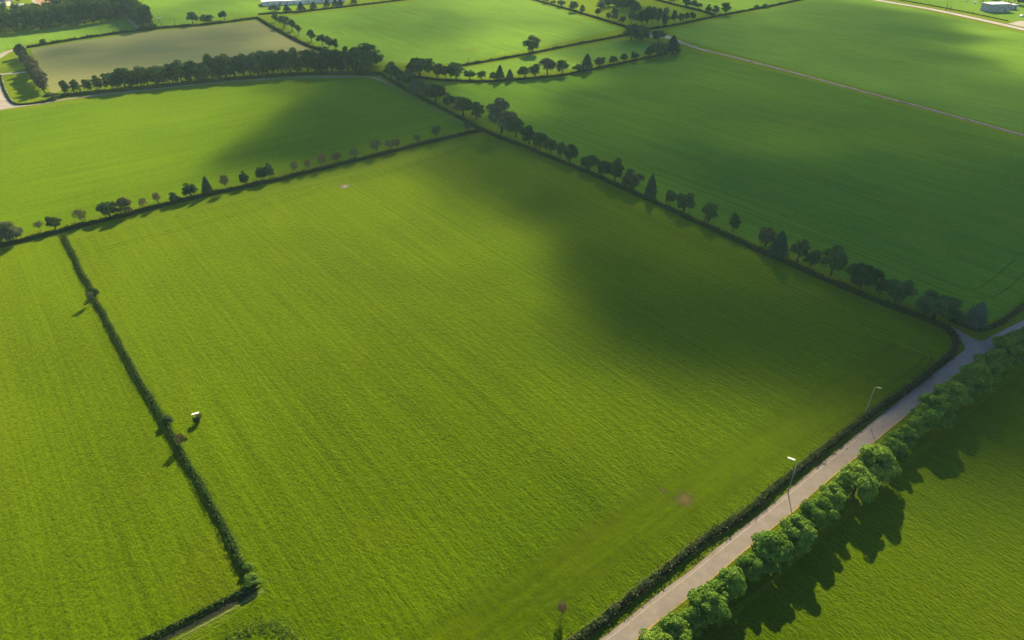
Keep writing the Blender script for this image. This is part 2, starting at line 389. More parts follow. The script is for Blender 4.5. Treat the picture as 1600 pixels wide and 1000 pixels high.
PROTO = {}
def make_proto(kind, var, leaves, leaf, mat, lod):
    """crown + trunk meshes normalised to crown width 1 and height 1"""
    r = np.random.default_rng(hash((kind, var, lod)) % 1000 if False else (sum(map(ord, kind))*31+var*7+lod))
    tv, tf = [], []
    if kind in ('round', 'spread', 'bushy', 'mass', 'oval', 'poplar', 'shrub'):
        zc, rz, rx, nl, lr = {'round': (.55, .37, .37, 28, .155), 'spread': (.54, .35, .39, 32, .15), 'bushy': (.47, .43, .39, 44, .14), 'mass': (.47, .43, .38, 34, .165),
                              'oval': (.55, .40, .35, 24, .165), 'poplar': (.52, .43, .32, 24, .18), 'shrub': (.46, .40, .37, 22, .18)}[kind]
        C = []
        while len(C) < nl:
            d = r.normal(0, 1, 3); d /= np.linalg.norm(d)
            if d[2] < -.75: continue
            q = r.uniform(.6, 1.08)
            sx = 1.0
            if kind in ('oval', 'poplar') and d[2] > 0: sx = 1-.35*d[2]
            C.append([d[0]*rx*q*sx*r.uniform(.85, 1.12), d[1]*rx*q*sx*r.uniform(.85, 1.12), zc+d[2]*rz*q*r.uniform(.85, 1.1)])
        C = np.array(C); R = lr*r.uniform(.6, 1.3, nl)
        w = R**2; pick = r.choice(nl, leaves, p=w/w.sum())
        D = r.normal(0, 1, (leaves, 3)); D[:, 2] = np.where(r.random(leaves) < .7, np.abs(D[:, 2]), D[:, 2])
        D /= np.linalg.norm(D, axis=1, keepdims=True)
        rad = R[pick]*np.where(r.random(leaves) < .8, r.uniform(.82, 1.06, leaves), r.uniform(.2, .8, leaves))
        PT = C[pick]+D*rad[:, None]*np.array([1, 1, .8])
        PT[:, 2] = np.clip(PT[:, 2], .04, 1.05)
        cen = np.array([0, 0, zc-.1])
        NN = D*.75 + (PT-cen)/(np.linalg.norm(PT-cen, axis=1, keepdims=True)+1e-6)*.5
        Q = leaf_quads(PT, NN, leaf, r, .75, .45)
        th = zc-rz*.35
        tube(tv, tf, [(0, 0, -.01), (.008, 0, th*.5), (0, .01, th), (.0, 0, zc+rz*.4)], [.045, .033, .026, .008])
        for i in range(6):
            a = 2*math.pi*(i+r.random()*.6)/6; z0 = th*(.6+.35*r.random()); e = C[r.integers(nl)]
            tube(tv, tf, [(0, 0, z0), (math.cos(a)*rx*.35, math.sin(a)*rx*.35, z0+rz*.35), (math.cos(a)*rx*.75, math.sin(a)*rx*.75, min(zc+rz*.4, z0+rz*.8))], [.016, .011, .004], 5)
    elif kind in ('cone', 'fir'):
        ti = 11 if kind == 'cone' else 13
        PT, NN, SZ = [], [], []
        for i in range(leaves):
            t = r.random()**.72
            z = .07+.93*t; rr = .56*(1-t)**.72
            saw = (t*ti) % 1.0
            rr *= .72+.35*(1-saw)
            a = r.random()*2*math.pi
            rr *= (.88+.14*math.sin(a*5+i % 3+t*9))*(r.uniform(.55, 1.0) if r.random() < .35 else r.uniform(.88, 1.05))
            PT.append((math.cos(a)*rr, math.sin(a)*rr, z-.02*saw)); NN.append((math.cos(a)*.7, math.sin(a)*.7, .75)); SZ.append(leaf*(1.45-.6*t))
        Q = leaf_quads(np.array(PT), np.array(NN), np.array(SZ), r, .5, .4)
        tube(tv, tf, [(0, 0, -.01), (0, 0, .5), (0, 0, .99)], [.04, .022, .004])
    else:                                           # bare: thin twiggy crown
        ends = []
        tube(tv, tf, [(0, 0, -.01), (.01, 0, .2), (0, .01, .42), (0, 0, .8)], [.030, .024, .018, .004])
        for i in range(16):
            a = 2*math.pi*i*.382+r.random()*.5; z0 = .30+.035*i*r.uniform(.8, 1.1); l = r.uniform(.28, .5)*(1 if i < 9 else .75)
            e = (math.cos(a)*l, math.sin(a)*l, min(1.0, z0+r.uniform(.18, .36)))
            mth = (e[0]*.5, e[1]*.5, z0+(e[2]-z0)*.62)
            tube(tv, tf, [(0, 0, z0), mth, e], [.011, .007, .002], 4); ends += [e, mth]
            for k in range(3):
                b = a+r.uniform(-.9, .9); q = (mth[0]+math.cos(b)*l*.45, mth[1]+math.sin(b)*l*.45, min(1.0, mth[2]+r.uniform(.1, .25)))
                tube(tv, tf, [mth, q], [.006, .002], 4); ends.append(q)
        E = np.array(ends)
        PT = E[r.integers(len(E), size=leaves)]+r.normal(0, .062, (leaves, 3)); PT[:, 2] = np.clip(PT[:, 2], .22, 1.04)
        Q = leaf_quads(PT, r.normal(0, 1, (leaves, 3)), leaf, r, .45, .5)
    crown = quads_mesh('crown', Q, mat)
    trunk = bpy.data.meshes.new('trunk'); trunk.from_pydata([tuple(v) for v in tv], [], tf); trunk.materials.append(M_bark)
    trunk.polygons.foreach_set('use_smooth', [True]*len(trunk.polygons))
    return crown, trunk
SPEC = {  # kind: (shape, leaf counts near/mid/far, leaf size near/mid/far, material, variants)
    'round': ('round', 'dark'), 'spread': ('spread', 'dark'), 'oval': ('oval', 'dark'), 'bushy': ('bushy', 'bright'), 'pale': ('oval', 'pale'),
    'palebush': ('shrub', 'pale'), 'darkbush': ('shrub', 'dark'), 'poplar': ('poplar', 'dark'), 'poplarpale': ('poplar', 'pale'), 'cone': ('cone', 'conifer'),
    'fir': ('fir', 'spruce'), 'bare': ('bare', 'brown'), 'pink': ('bare', 'pink'), 'baregrey': ('bare', 'pale'), 'belt': ('mass', 'dark'), 'brownround': ('oval', 'brown'),
    'greenround': ('round', 'bright'), 'wood': ('mass', 'mid'),
}
CNT = {'bushy': (8500, 3000, 1100), 'mass': (6000, 3000, 1100), 'bare': (3600, 2400, 900)}
LSZ = {'bushy': (.055, .065, .105), 'mass': (.05, .065, .105), 'bare': (.046, .055, .07), 'cone': (.055, .075, .12), 'fir': (.05, .07, .1)}
def proto(kind, var, lod):
    key = (kind, var, lod)
    if key not in PROTO:
        shape, mt = SPEC[kind]
        n = CNT.get(shape, (5500, 2200, 800))[lod]; s = LSZ.get(shape, (.055, .075, .12))[lod]
        PROTO[key] = make_proto(shape, var+(0 if kind != 'belt' else 5), n, s, LM[mt], lod)
    return PROTO[key]
TREE_N = [0]
def plant(name, kind, base, H, W, label, cat='tree', group=None, lod=1, rot=None):
    TREE_N[0] += 1; i = TREE_N[0]
    r = random.Random(i*13+5)
    crown, trunk = proto(kind, (i*7+i//3) % 5, lod)
    root = empty(name, (base.x, base.y, 0.0))
    root.rotation_euler = (r.uniform(-.03, .03), r.uniform(-.03, .03), r.uniform(0, 6.28))
    root.scale = (W*r.uniform(.93, 1.07), W*r.uniform(.93, 1.07), H)
    tag(root, label, cat, group)
    link(bpy.data.objects.new('trunk', trunk), root)
    link(bpy.data.objects.new('crown', crown), root)
    return root
LOOK = {'round': 'dark round', 'spread': 'dark wide spreading', 'oval': 'dark oval', 'bushy': 'bright bushy', 'pale': 'large pale grey-green', 'palebush': 'pale grey-green bushy',
        'darkbush': 'low dark bushy', 'poplar': 'tall narrow dark', 'poplarpale': 'tall pale narrow', 'cone': 'dark pointed conifer', 'fir': 'pale pyramid shaped conifer',
        'bare': 'brownish thinly leaved', 'pink': 'pinkish bare', 'baregrey': 'greyish thinly leaved', 'belt': 'dark green', 'wood': 'mid green', 'brownround': 'brown leafed round', 'greenround': 'green round'}
NAMES = {'cone': 'conifer', 'fir': 'conifer', 'bare': 'sapling_tree', 'pink': 'sapling_tree', 'baregrey': 'sapling_tree', 'palebush': 'bushy_tree', 'darkbush': 'bushy_tree', 'poplar': 'poplar_tree', 'poplarpale': 'poplar_tree'}
def row(rows, where, group, lod=1):
    """rows: (kind, base x, base y, top y, width px); labels count each look along the row"""
    cnt = {}
    tot = {}
    for t in rows: tot[t[0]] = tot.get(t[0], 0)+1
    for k, bx, by, ty, w in rows:
        b = G(bx, by); H = height_to(b, ty)*.97; W = w/pxm(by-.35*(by-ty))
        cnt[k] = cnt.get(k, 0)+1
        noun = 'tree' if 'conifer' not in LOOK[k] else 'tree'
        if tot[k] == 1: lab = f'{LOOK[k]} {noun}, the only such one {where[0]}'
        else: lab = f'{nth(cnt[k])} {LOOK[k]} {noun} {where[1]}'
        plant(NAMES.get(k, 'hedgerow_tree'), k, b, H*1.06, max(W*(1.2 if by < 270 else 1.03), .32*H), lab, 'tree', group, lod)

row([('baregrey',682,219,200,14),('baregrey',653,226,212,11),('bare',621,234,219,11),('bare',610,236,221,14),('baregrey',589,241,221,16),('baregrey',554,250,234,13),('bare',528,256,241,12),
     ('pink',505,262,244,13),('pink',483,268,252,9),('baregrey',462,272,255,13),('round',423,280,256,17),('round',410,282,262,17),('oval',383,290,269,17),('bare',354,298,277,15),('cone',325,303,276,18),
     ('round',299,309,288,23),('darkbush',275,317,301,17),('pink',248,322,304,13),('pink',226,327,312,12),('brownround',197,336,308,24),('spread',172,338,314,30),('bare',129,350,331,18),
     ('spread',87,358,337,23),('bare',64,361,348,13),('palebush',23,378,346,35),('darkbush',-1,380,358,16)],
    ('along the sapling hedge', 'from the far field corner along the sapling hedge'), 'trees along the sapling hedge', 0)
row([('baregrey',732,208,190,17)], ('by the far field corner', ''), 'trees along the sapling hedge', 1)
row([('fir',1519,509,472,36),('spread',1458,498,461,66),('spread',1399,471,438,42),('round',1374,460,437,21),('spread',1344,447,412,52),('oval',1298,430,388,38),('round',1266,416,391,27),
     ('round',1245,409,376,26),('cone',1213,402,361,34),('palebush',1196,385,353,27),('round',1144,362,336,20),('oval',1106,347,317,24),('spread',1069,331,301,30),('round',1046,320,297,19),
     ('cone',1016,307,272,21),('palebush',984,296,266,34),('oval',961,284,250,26),('round',942,277,251,24),('spread',921,266,243,27),('round',890,253,226,21),('oval',877,247,222,17),('round',860,239,216,19),
     ('oval',844,232,206,21),('round',827,225,198,24),('round',806,215,187,27),('pale',784,207,157,42),('spread',745,186,162,23),('round',724,181,153,27),('oval',703,168,147,17),('round',681,160,132,29),
     ('palebush',654,148,124,26),('oval',641,137,111,22),('oval',625,131,106,18),('oval',612,124,98,19)],
    ('along the shaded diagonal hedgerow', 'from the road junction along the diagonal hedgerow'), 'trees along the diagonal hedgerow', 0)
row([('spread',656,119,89,40),('oval',684,121,100,20),('round',697,121,103,18),('belt',713,122,99,24),('round',734,124,110,17),('round',753,125,111,16),('round',771,126,113,13),('cone',781,126,102,15),
     ('cone',797,126,108,12),('round',820,122,104,20),('oval',836,120,101,18),('brownround',855,117,89,23),('round',879,116,93,20),('round',903,113,100,17),('cone',916,111,84,19),('round',937,104,89,15),
     ('round',958,101,87,13),('oval',974,98,84,13),('round',990,95,81,13),('oval',1014,92,73,15),('belt',1027,89,65,24),('cone',1050,85,56,22)],
    ('along the strip field hedge', 'from the wide tree along the strip field hedge'), 'trees along the strip field hedge', 1)
row([('belt',986,63,38,22),('belt',1004,65,40,20),('round',1028,65,47,20)], ('by the gravel patch', 'by the gravel patch at the track end'), 'trees by the track end', 1)
row([('round',832,84,57,25)], ('standing alone in the hedge between two far fields', ''), None, 1)
row([('round',302,38,18,17),('spread',324,37,23,18),('oval',351,31,16,13)], ('on the far stubble hedge', 'on the hedge above the beige field'), 'trees on the hedge above the beige field', 1)
row([('darkbush',68,69,61,9)], ('above the beige field corner', ''), None, 2)
row([('oval',431,34,21,11),('round',444,43,23,15),('oval',457,48,31,13),('brownround',467,54,39,10),('oval',487,64,47,14),('round',504,71,54,14),('oval',514,75,57,13),('round',524,79,61,14)],
    ('on the hedge right of the stubble', 'along the hedge beside the stubble field'), 'trees on the hedge beside the stubble field', 1)
row([('poplar',541,90,73,10),('poplar',549,91,78,8),('belt',560,94,73,20),('belt',578,104,71,42)], ('at the tree belt end', 'behind the end of the tree belt'), 'trees behind the tree belt end', 1)
row([('palebush',430,18,7,16),('cone',449,19,7,12),('cone',471,18,4,14),('cone',490,14,3,12),('cone',511,10,-1,9),('cone',524,10,-1,10),('cone',532,9,-1,10),('cone',553,5,-4,10)],
    ('before the white roofed building', 'along the hedge below the white roofed building'), 'trees by the white roofed building', 2)
row([('round',853,5,-5,8),('round',864,7,0,8),('spread',876,11,0,12),('oval',897,18,3,14),('poplar',910,20,8,9),('oval',934,25,14,9),('oval',950,31,20,8),('poplar',959,32,14,13),('round',971,37,25,11)],
    ('on the far hedge', 'along the far hedge above the sunlit field'), 'trees on the far hedge above the sunlit field', 2)
row([('round',1133,23,5,15),('brownround',1117,24,9,11),('oval',1106,22,8,10),('round',1084,13,0,13),('round',1092,14,5,9),('round',1072,11,-3,12),('round',1054,5,-6,10),('oval',1047,4,-6,9),('darkbush',1182,13,8,9),('darkbush',1196,12,6,11)],
    ('on the far small hedge', 'from the hedge corner beyond the woodland'), 'far small hedge trees', 2)
# woodland beside the track end
wood = [('poplarpale',938,14,0,14),('belt',950,10,-5,16),('belt',962,9,-6,16),('belt',972,14,-4,18),('belt',984,14,-4,16),('belt',993,18,3,18),('oval',987,36,16,12),('round',995,36,22,10),('poplar',1003,38,14,12),
        ('poplar',1011,38,10,13),('poplar',1020,38,9,12),('poplarpale',1029,36,13,12),('poplarpale',1040,40,12,14),('poplar',1037,42,22,10),('oval',1054,36,18,12),('oval',1063,35,21,10),('oval',1072,33,21,10),('round',1081,31,19,12)]
row(wood, ('in the small woodland', 'across the small woodland above the track end'), 'trees of the small woodland', 2)

# the dark tree belt along the beige field
def along(px, spacing, r, jx=.25, start=0.0):
    pts = [G(*p) for p in px]; out = []; d = start
    for a, b in zip(pts, pts[1:]):
        l = (b-a).length
        while d < l:
            out.append(a.lerp(b, d/l)); d += spacing*r.uniform(1-jx, 1+jx)
        d -= l
    return out
r = random.Random(3)
i = 0
for p in along([(104,146),(150,141),(170,139)], 5.4, r, .15):
    i += 1; plant('belt_tree', 'belt', p, r.uniform(6.5, 8.0), r.uniform(5.2, 6.4), f'{nth(i)} dark tree in the tree belt from its gap by the paddock', 'tree', 'trees of the dark belt', 1)
BELT = [(176,140),(230,134),(300,127),(360,121),(420,116),(480,112),(540,112),(580,113)]
for p in along(BELT, 4.2, r, .25):
    i += 1; f = min(1, i/22)
    p = p+Vector((r.uniform(-1, 1), r.uniform(-1.5, 2.5), 0))
    plant('belt_tree', 'belt', p, 8.0+r.uniform(-.8, 1.8)+4.2*f, r.uniform(9.0, 11.5)+1.5*f, f'{nth(i)} dark tree in the tree belt from its gap by the paddock', 'tree', 'trees of the dark belt', 1)
# pale trees closing the beige field at the paddock
i = 0
for p in along([(36,90),(48,108),(62,128),(72,146)], 5.2, r, .2):
    i += 1; k = 'brownround' if i >= 10 else 'palebush'
    plant('hedgerow_tree', k, p+Vector((r.uniform(-1, 1), 0, 0)), r.uniform(6.5, 8.5) if i < 10 else r.uniform(8.5, 10), r.uniform(5, 6.5) if i < 10 else 7.5,
          f'{nth(i)} olive and brown tree from the top of the paddock row', 'tree', 'olive trees between paddock and beige field', 1)
row([('darkbush',82,155,144,20),('oval',35,90,69,13)], ('at the paddock row end', 'at the end of the paddock row'), None, 1)
# far woods
i = 0
for p in along([(-40,56),(40,48),(100,41),(150,36),(186,30)], 6.5, r, .2):
    i += 1; plant('woodland_tree', 'wood' if i % 3 else 'belt', p, r.uniform(14.5, 18), r.uniform(10, 13), f'{nth(i)} dark tree from the photo edge in the front of the far wood', 'tree', 'front trees of the far wood', 2)
for q in (1, 2, 3):
    for p in along([(-40,56-6*q),(40,48-6*q),(100,41-5.5*q),(150,36-6*q),(180,30-6*q)], 9.5, r, .25, 3*q):
        if q == 3 and p.x < G(100, 24).x: continue
        plant('woodland_tree', 'belt' if r.random() < .35 else 'wood', p, r.uniform(14, 18), r.uniform(11, 14), 'dark tree crowded behind the front row of the far wood', 'tree', 'inner trees of the far wood', 2)
i = 0
for p in along([(165,-4),(190,12),(215,30),(234,46)], 7.0, r, .2):
    i += 1; plant('woodland_tree', 'wood' if i % 2 else 'belt', p, r.uniform(14, 18), r.uniform(10, 12.5), f'{nth(i)} dark tree down the sunlit edge of the triangular wood', 'tree', 'trees of the triangular wood', 2)
    if i % 2 == 0: plant('woodland_tree', 'poplarpale', p+Vector((-9, 4, 0)), r.uniform(12, 15), 7.5, f'{nth(i//2)} pale tree behind the edge of the triangular wood', 'tree', 'trees of the triangular wood', 2)
row([('darkbush',228,48,38,14),('darkbush',240,46,36,12)], ('', 'at the foot of the triangular wood'), 'bushes at the foot of the triangular wood', 2)
row([('cone',88,17,-6,12),('round',47,16,8,8),('round',30,3,-4,9)], ('behind the far wood', ''), None, 2)
for j, (x, y) in enumerate([(1536,2),(1548,-2),(1562,1),(1576,3),(1590,7),(1604,10),(1585,-4)]):
    plant('woodland_tree', 'belt', G(x, y), 9+j % 3, 9, f'{nth(j+1)} dark tree behind the grey stone building', 'tree', 'trees behind the stone building', 2)

# roadside trees, nearest the camera: crown centre x, y and crown width in px
ROADTREES = [(1598,530,40),(1580,543,44),(1562,560,38),(1544,574,42),(1524,590,44),(1506,606,40),(1488,618,46),(1462,642,54),(1434,664,30),(1414,682,32),(1396,697,38),(1372,718,54),(1341,750,50),
             (1318,762,26),(1301,776,40),(1279,799,48),(1247,832,56),(1204,856,54),(1172,886,42),(1144,910,46),(1110,944,54),(1082,966,42),(1056,984,46),(1022,1008,52),(990,1036,50),(955,1062,52)]
for j, (cx, cy, w) in enumerate(ROADTREES):
    W = w/(pxm(cy)*1.06)*(1.22+.10*math.sin(j*2.3))
    H = (W*.86+.8 if w > 35 else W*.95+.8)*(1+.08*math.sin(j*1.7+1))
    c = G(cx, cy, H*.55)
    size = 'large' if w >= 50 else 'small' if w <= 32 else 'middling'
    plant('roadside_tree', 'bushy', c, H, W, f'{size} bushy bright green tree, {nth(j+1)} from the road junction along the roadside', 'tree', 'bushy trees along the road', 0)

# ------------------------------------------------------------------ hedges
def hedge(px, h, w, mat, label, dens=14, leaf=.34, seed=1, gap=None, hv=.35, name='hedge', off=0.0, group=None):
    path = smooth_path([G(*p) for p in px], .8); nn = sides(path)
    K = 7; vs, fs = [], []
    PT, NN = [], []
    rr = np.random.default_rng(seed)
    prof = [(-1, 0), (-1.0, .55), (-.7, .92), (0, 1.0), (.7, .92), (1.0, .55), (1, 0)]
    for i, (p, n) in enumerate(zip(path, nn)):
        s = i*.8
        hh = h*(1+hv*mnoise.noise(Vector((s*.13, seed, 0)))+.6*hv*mnoise.noise(Vector((s*.5, seed, 3))))
        ww = w*.5*(1+.35*mnoise.noise(Vector((s*.25, seed, 7))))
        sh = .35*mnoise.noise(Vector((s*.09, seed, 11)))
        for j, (a, b) in enumerate(prof):
            e = 1+.22*mnoise.noise(Vector((s*.9, j*1.7, seed)))
            q = p+n*(off+sh+a*ww*.74*e); vs.append((q.x, q.y, b*hh*.74*e))
        for k in range(np.random.default_rng(i+seed).poisson(dens*.8)):
            t = rr.uniform(0, math.pi); c, z = math.cos(t), math.sin(t)**.6
            q = p+n*(off+sh+c*ww*rr.uniform(.7, 1.2))+Vector((rr.normal(0, .22), rr.normal(0, .22), 0))
            PT.append((q.x, q.y, max(.1, z*hh*rr.uniform(.72, 1.1)))); NN.append((n.x*c, n.y*c, z))
    for i in range(len(path)-1):
        for j in range(K-1): fs.append((i*K+j, i*K+j+1, (i+1)*K+j+1, (i+1)*K+j))
    fs.append(tuple(range(K))); fs.append(tuple((len(path)-1)*K+j for j in reversed(range(K))))
    Q = leaf_quads(np.array(PT), np.array(NN), leaf, rr, .75, .7)
    me = quads_mesh(name, Q, mat, (vs, fs))
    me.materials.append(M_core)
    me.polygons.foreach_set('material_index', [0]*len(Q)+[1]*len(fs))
    o = link(bpy.data.objects.new(name, me)); tag(o, label, 'hedge', group)
    return o
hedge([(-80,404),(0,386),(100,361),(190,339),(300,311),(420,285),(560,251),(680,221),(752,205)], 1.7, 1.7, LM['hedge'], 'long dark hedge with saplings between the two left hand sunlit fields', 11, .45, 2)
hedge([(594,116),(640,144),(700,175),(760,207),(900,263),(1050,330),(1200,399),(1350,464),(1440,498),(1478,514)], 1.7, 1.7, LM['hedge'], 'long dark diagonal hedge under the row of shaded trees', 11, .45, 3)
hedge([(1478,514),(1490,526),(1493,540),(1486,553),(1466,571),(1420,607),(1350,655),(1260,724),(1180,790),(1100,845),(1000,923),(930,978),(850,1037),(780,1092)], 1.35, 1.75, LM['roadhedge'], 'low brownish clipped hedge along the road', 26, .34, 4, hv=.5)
hedge([(101,370),(150,468),(210,579),(265,673),(330,787),(380,883),(397,908)], 1.05, 1.25, LM['hedgebright'], 'low leafy hedge in front of the reddish sapling', 30, .30, 5, hv=.22)
hedge([(402,911),(385,922),(330,950),(240,995),(160,1030),(60,1075)], .85, .9, LM['hedgebright'], 'low leafy hedge beside the black ditch', 28, .28, 6, hv=.25)
hedge([(1482,499),(1500,506),(1520,514),(1538,516),(1560,506),(1585,489),(1610,472),(1700,415),(1780,370)], 1.25, 1.6, LM['roadhedge'], 'dark low hedge curving from the pale conifer along the road', 18, .32, 7)
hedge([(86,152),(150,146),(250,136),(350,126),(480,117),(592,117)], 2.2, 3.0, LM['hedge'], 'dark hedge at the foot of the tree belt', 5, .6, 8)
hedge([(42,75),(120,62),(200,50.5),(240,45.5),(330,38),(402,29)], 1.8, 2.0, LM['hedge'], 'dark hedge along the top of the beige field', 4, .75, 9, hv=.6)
hedge([(402,29),(430,46),(480,72),(524,86)], 1.9, 2.2, LM['hedge'], 'dark hedge down the side of the stubble field', 5, .7, 10)
hedge([(404,23),(440,21),(480,18),(540,11),(600,4),(680,-6)], 1.5, 2.0, LM['hedge'], 'far dark hedge below the white roofed building', 4, .75, 11)
hedge([(815,-5),(880,13),(930,28),(982,44)], 1.7, 2.0, LM['hedge'], 'far dark hedge above the sunlit field with the lone tree', 4, .75, 12)
hedge([(690,110),(720,103.5),(780,93),(830,84),(900,70),(982,55)], 1.5, 1.9, LM['hedge'], 'dark hedge holding the lone round tree', 5, .65, 13, hv=.6)
hedge([(640,120),(690,126),(760,128),(820,124),(880,118),(950,104),(1040,85)], 1.4, 1.9, LM['hedge'], 'dark hedge under the trees of the strip field', 5, .6, 14)
hedge([(1008,47),(1030,44),(1070,37),(1120,26),(1200,11),(1270,-4)], 1.6, 2.0, LM['hedge'], 'far dark hedge along the top of the hazy field', 4, .75, 15, hv=.5)
hedge([(1010,-4),(1050,7),(1085,15),(1116,24)], 1.6, 2.2, LM['hedge'], 'far short hedge meeting the corner beyond the woodland', 4, .75, 16)
hedge([(0,119),(5,136),(12,152),(20,161),(32,164),(60,161),(84,157)], 1.0, 1.3, LM['hedge'], 'low clipped hedge round the small paddock', 6, .5, 17, hv=.2)
hedge([(1382,-4),(1450,8),(1520,21.5),(1575,33)], .7, .9, LM['hedge'], 'thin dark hedge beside the far pale road', 4, .6, 18)
# bushes on the left hand low hedge
def scrub(name, kind, bx, by, H, W, label, cat='shrub', lod=1): return plant(name, kind, G(bx, by), H, W, label, cat, None, lod)
scrub('shrub', 'greenround', 398, 912, 1.9, 3.2, 'rounded green shrub on the corner of the two low hedges')
scrub('shrub', 'greenround', 390, 890, 1.6, 2.0, 'small green shrub on the low hedge just above its corner')
scrub('shrub', 'darkbush', 263, 662, 2.3, 2.6, 'dark shrub on the low hedge above the reddish sapling')
scrub('shrub', 'darkbush', 150, 462, 2.6, 2.8, 'dark shrub on the low hedge beside the pale sapling')
scrub('sapling_tree', 'pink', 286, 697, 2.9, 1.8, 'small reddish sapling leaning over the low hedge', 'sapling', 0)
scrub('sapling_tree', 'baregrey', 144, 474, 3.2, 2.2, 'small pale sapling on the field side of the low hedge', 'sapling', 0)
scrub('sapling_tree', 'pink', 877, 962, 2.6, 1.9, 'lone pinkish sapling in the grass near the road hedge', 'sapling', 0)
scrub('shrub', 'darkbush', 308, 660, 1.6, 2.0, 'dark scrubby bush at the foot of the white panel post')
scrub('shrub', 'bare', 313, 658, 1.7, 1.4, 'pale dry bush beside the white panel post')

# ditch beside the bottom hedge
ribbon('ditch', [(412,916),(390,929),(340,957),(250,1003),(160,1048)], lambda t: min(1.15, .15+t*5), M_ditch, .04, 'black ditch along the low hedge at the bottom', 'ditch', off=-.2, wob=.25)
ribbon('path', [(413,921),(396,933),(345,962),(260,1008),(180,1051)], .30, ragged(M_track, 'ditch_lip_ragged', 1.5, .5, .6), .05, 'thin pale edge of the black ditch', 'path', off=0, wob=.3, edge=True)
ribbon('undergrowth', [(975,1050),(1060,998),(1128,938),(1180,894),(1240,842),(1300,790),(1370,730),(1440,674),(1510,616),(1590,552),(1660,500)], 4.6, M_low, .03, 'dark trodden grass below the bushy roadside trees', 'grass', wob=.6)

# ------------------------------------------------------------------ worn patches
def patch(px, mat, z, label, name, n=28, seed=1):
    c = Vector((sum(G(*p).x for p in px)/len(px), sum(G(*p).y for p in px)/len(px), 0))
    pts = smooth_path([G(*p) for p in px]+[G(*px[0])], .4)[:-1]
    vs, fs, at = [(c.x, c.y, z)], [], [1.0]
    for p in pts: vs.append((p.x, p.y, z)); at.append(0.0)
    for i in range(len(pts)): fs.append((0, 1+i, 1+(i+1) % len(pts)))
    o = mesh_obj(name, vs, fs, mat)
    if o.data.polygons[0].normal.z < 0: o.data.flip_normals()
    a = o.data.attributes.new('edge', 'FLOAT', 'POINT'); a.data.foreach_set('value', at)
    tag(o, label, 'bare patch', None, 'structure')
M_soilr = ragged(M_soil, 'bare_soil_patchy', 1.0, .3, 1.7)
patch([(1036,780),(1058,758),(1088,762),(1100,784),(1084,802),(1056,802)], M_soilr, .05, 'brown bare soil patch in the grass near the road hedge', 'soil_patch')
patch([(1020,752),(1030,757),(1052,774),(1044,778),(1028,764)], M_soilr, .048, 'thin brown trail leading to the soil patch', 'soil_patch')
patch([(866,936),(880,932),(892,945),(884,958),(868,956)], M_soilr, .05, 'brown bare soil around the lone pinkish sapling', 'soil_patch')
patch([(520,290),(540,284),(556,288),(549,296),(530,298)], ragged(M_rubble, 'rubble_patchy', .95, .3, 1.0), .05, 'pale rubble patch near the sapling hedge', 'rubble_patch')
M_head = ragged(field_mat('headland', (.022, .048, .0004), (.074, .126, .0008), (.110, .116, .005), BDIR, 33, .55, .5, None, 1.5), 'headland_ragged', 1.9, .0, .15)
ribbon('headland', [(560,1110),(700,1020),(790,957),(880,897),(980,830),(1080,769),(1180,709),(1280,648),(1350,601),(1400,563),(1420,545)], 15, M_head, .028, 'headland strip of the large field mown along the road', 'grass', edge=True, wob=1.5, step=3)
# stones on the rubble patch
def rock(name, p, s, seed, mat, label, group):
    vs, fs = [], []
    for i in range(5):
        for j in range(7):
            th, ph = math.pi*i/4, 2*math.pi*j/7
            k = s*(1+.35*mnoise.noise(Vector((i*1.3, j*1.7, seed))))
            vs.append((math.sin(th)*math.cos(ph)*k, math.sin(th)*math.sin(ph)*k*.8, math.cos(th)*k*.55+.12*s))
    for i in range(4):
        for j in range(7): fs.append((i*7+j, (i+1)*7+j, (i+1)*7+(j+1) % 7, i*7+(j+1) % 7))
    o = mesh_obj(name, vs, fs, mat); o.location = (p.x, p.y, .05); tag(o, label, 'stone', group)
c0 = G(538, 291)
for k, (dx, dy, s, w) in enumerate([(-1.6, -.8, .26, 'nearest the photo edge'), (-.3, .5, .3, 'in the middle'), (1.5, 1.1, .24, 'farthest from the camera'), (2.1, -.4, .2, 'toward the large field')]):
    rock('stone', c0+Vector((dx, dy, 0)), s, k, M_rubble, f'pale stone on the rubble patch, the one {w}', 'stones on the rubble patch')
# rough weeds at the bottom edge
rr = np.random.default_rng(44); PT, NN = [], []
for k in range(1500):
    a = rr.uniform(0, 2*math.pi); q = 4.3+rr.normal(0, .9)
    c = G(408, 1008); PT.append((c.x+math.cos(a)*q*1.1, c.y+math.sin(a)*q*.75, rr.uniform(.05, .5))); NN.append((0, 0, 1))
o = link(bpy.data.objects.new('weeds', quads_mesh('weeds', leaf_quads(np.array(PT), np.array(NN), .3, rr, .5, .9), LM['hedgebright'])))
tag(o, 'ring of rough dark weeds at the bottom edge of the large field', 'weeds', None, 'stuff')

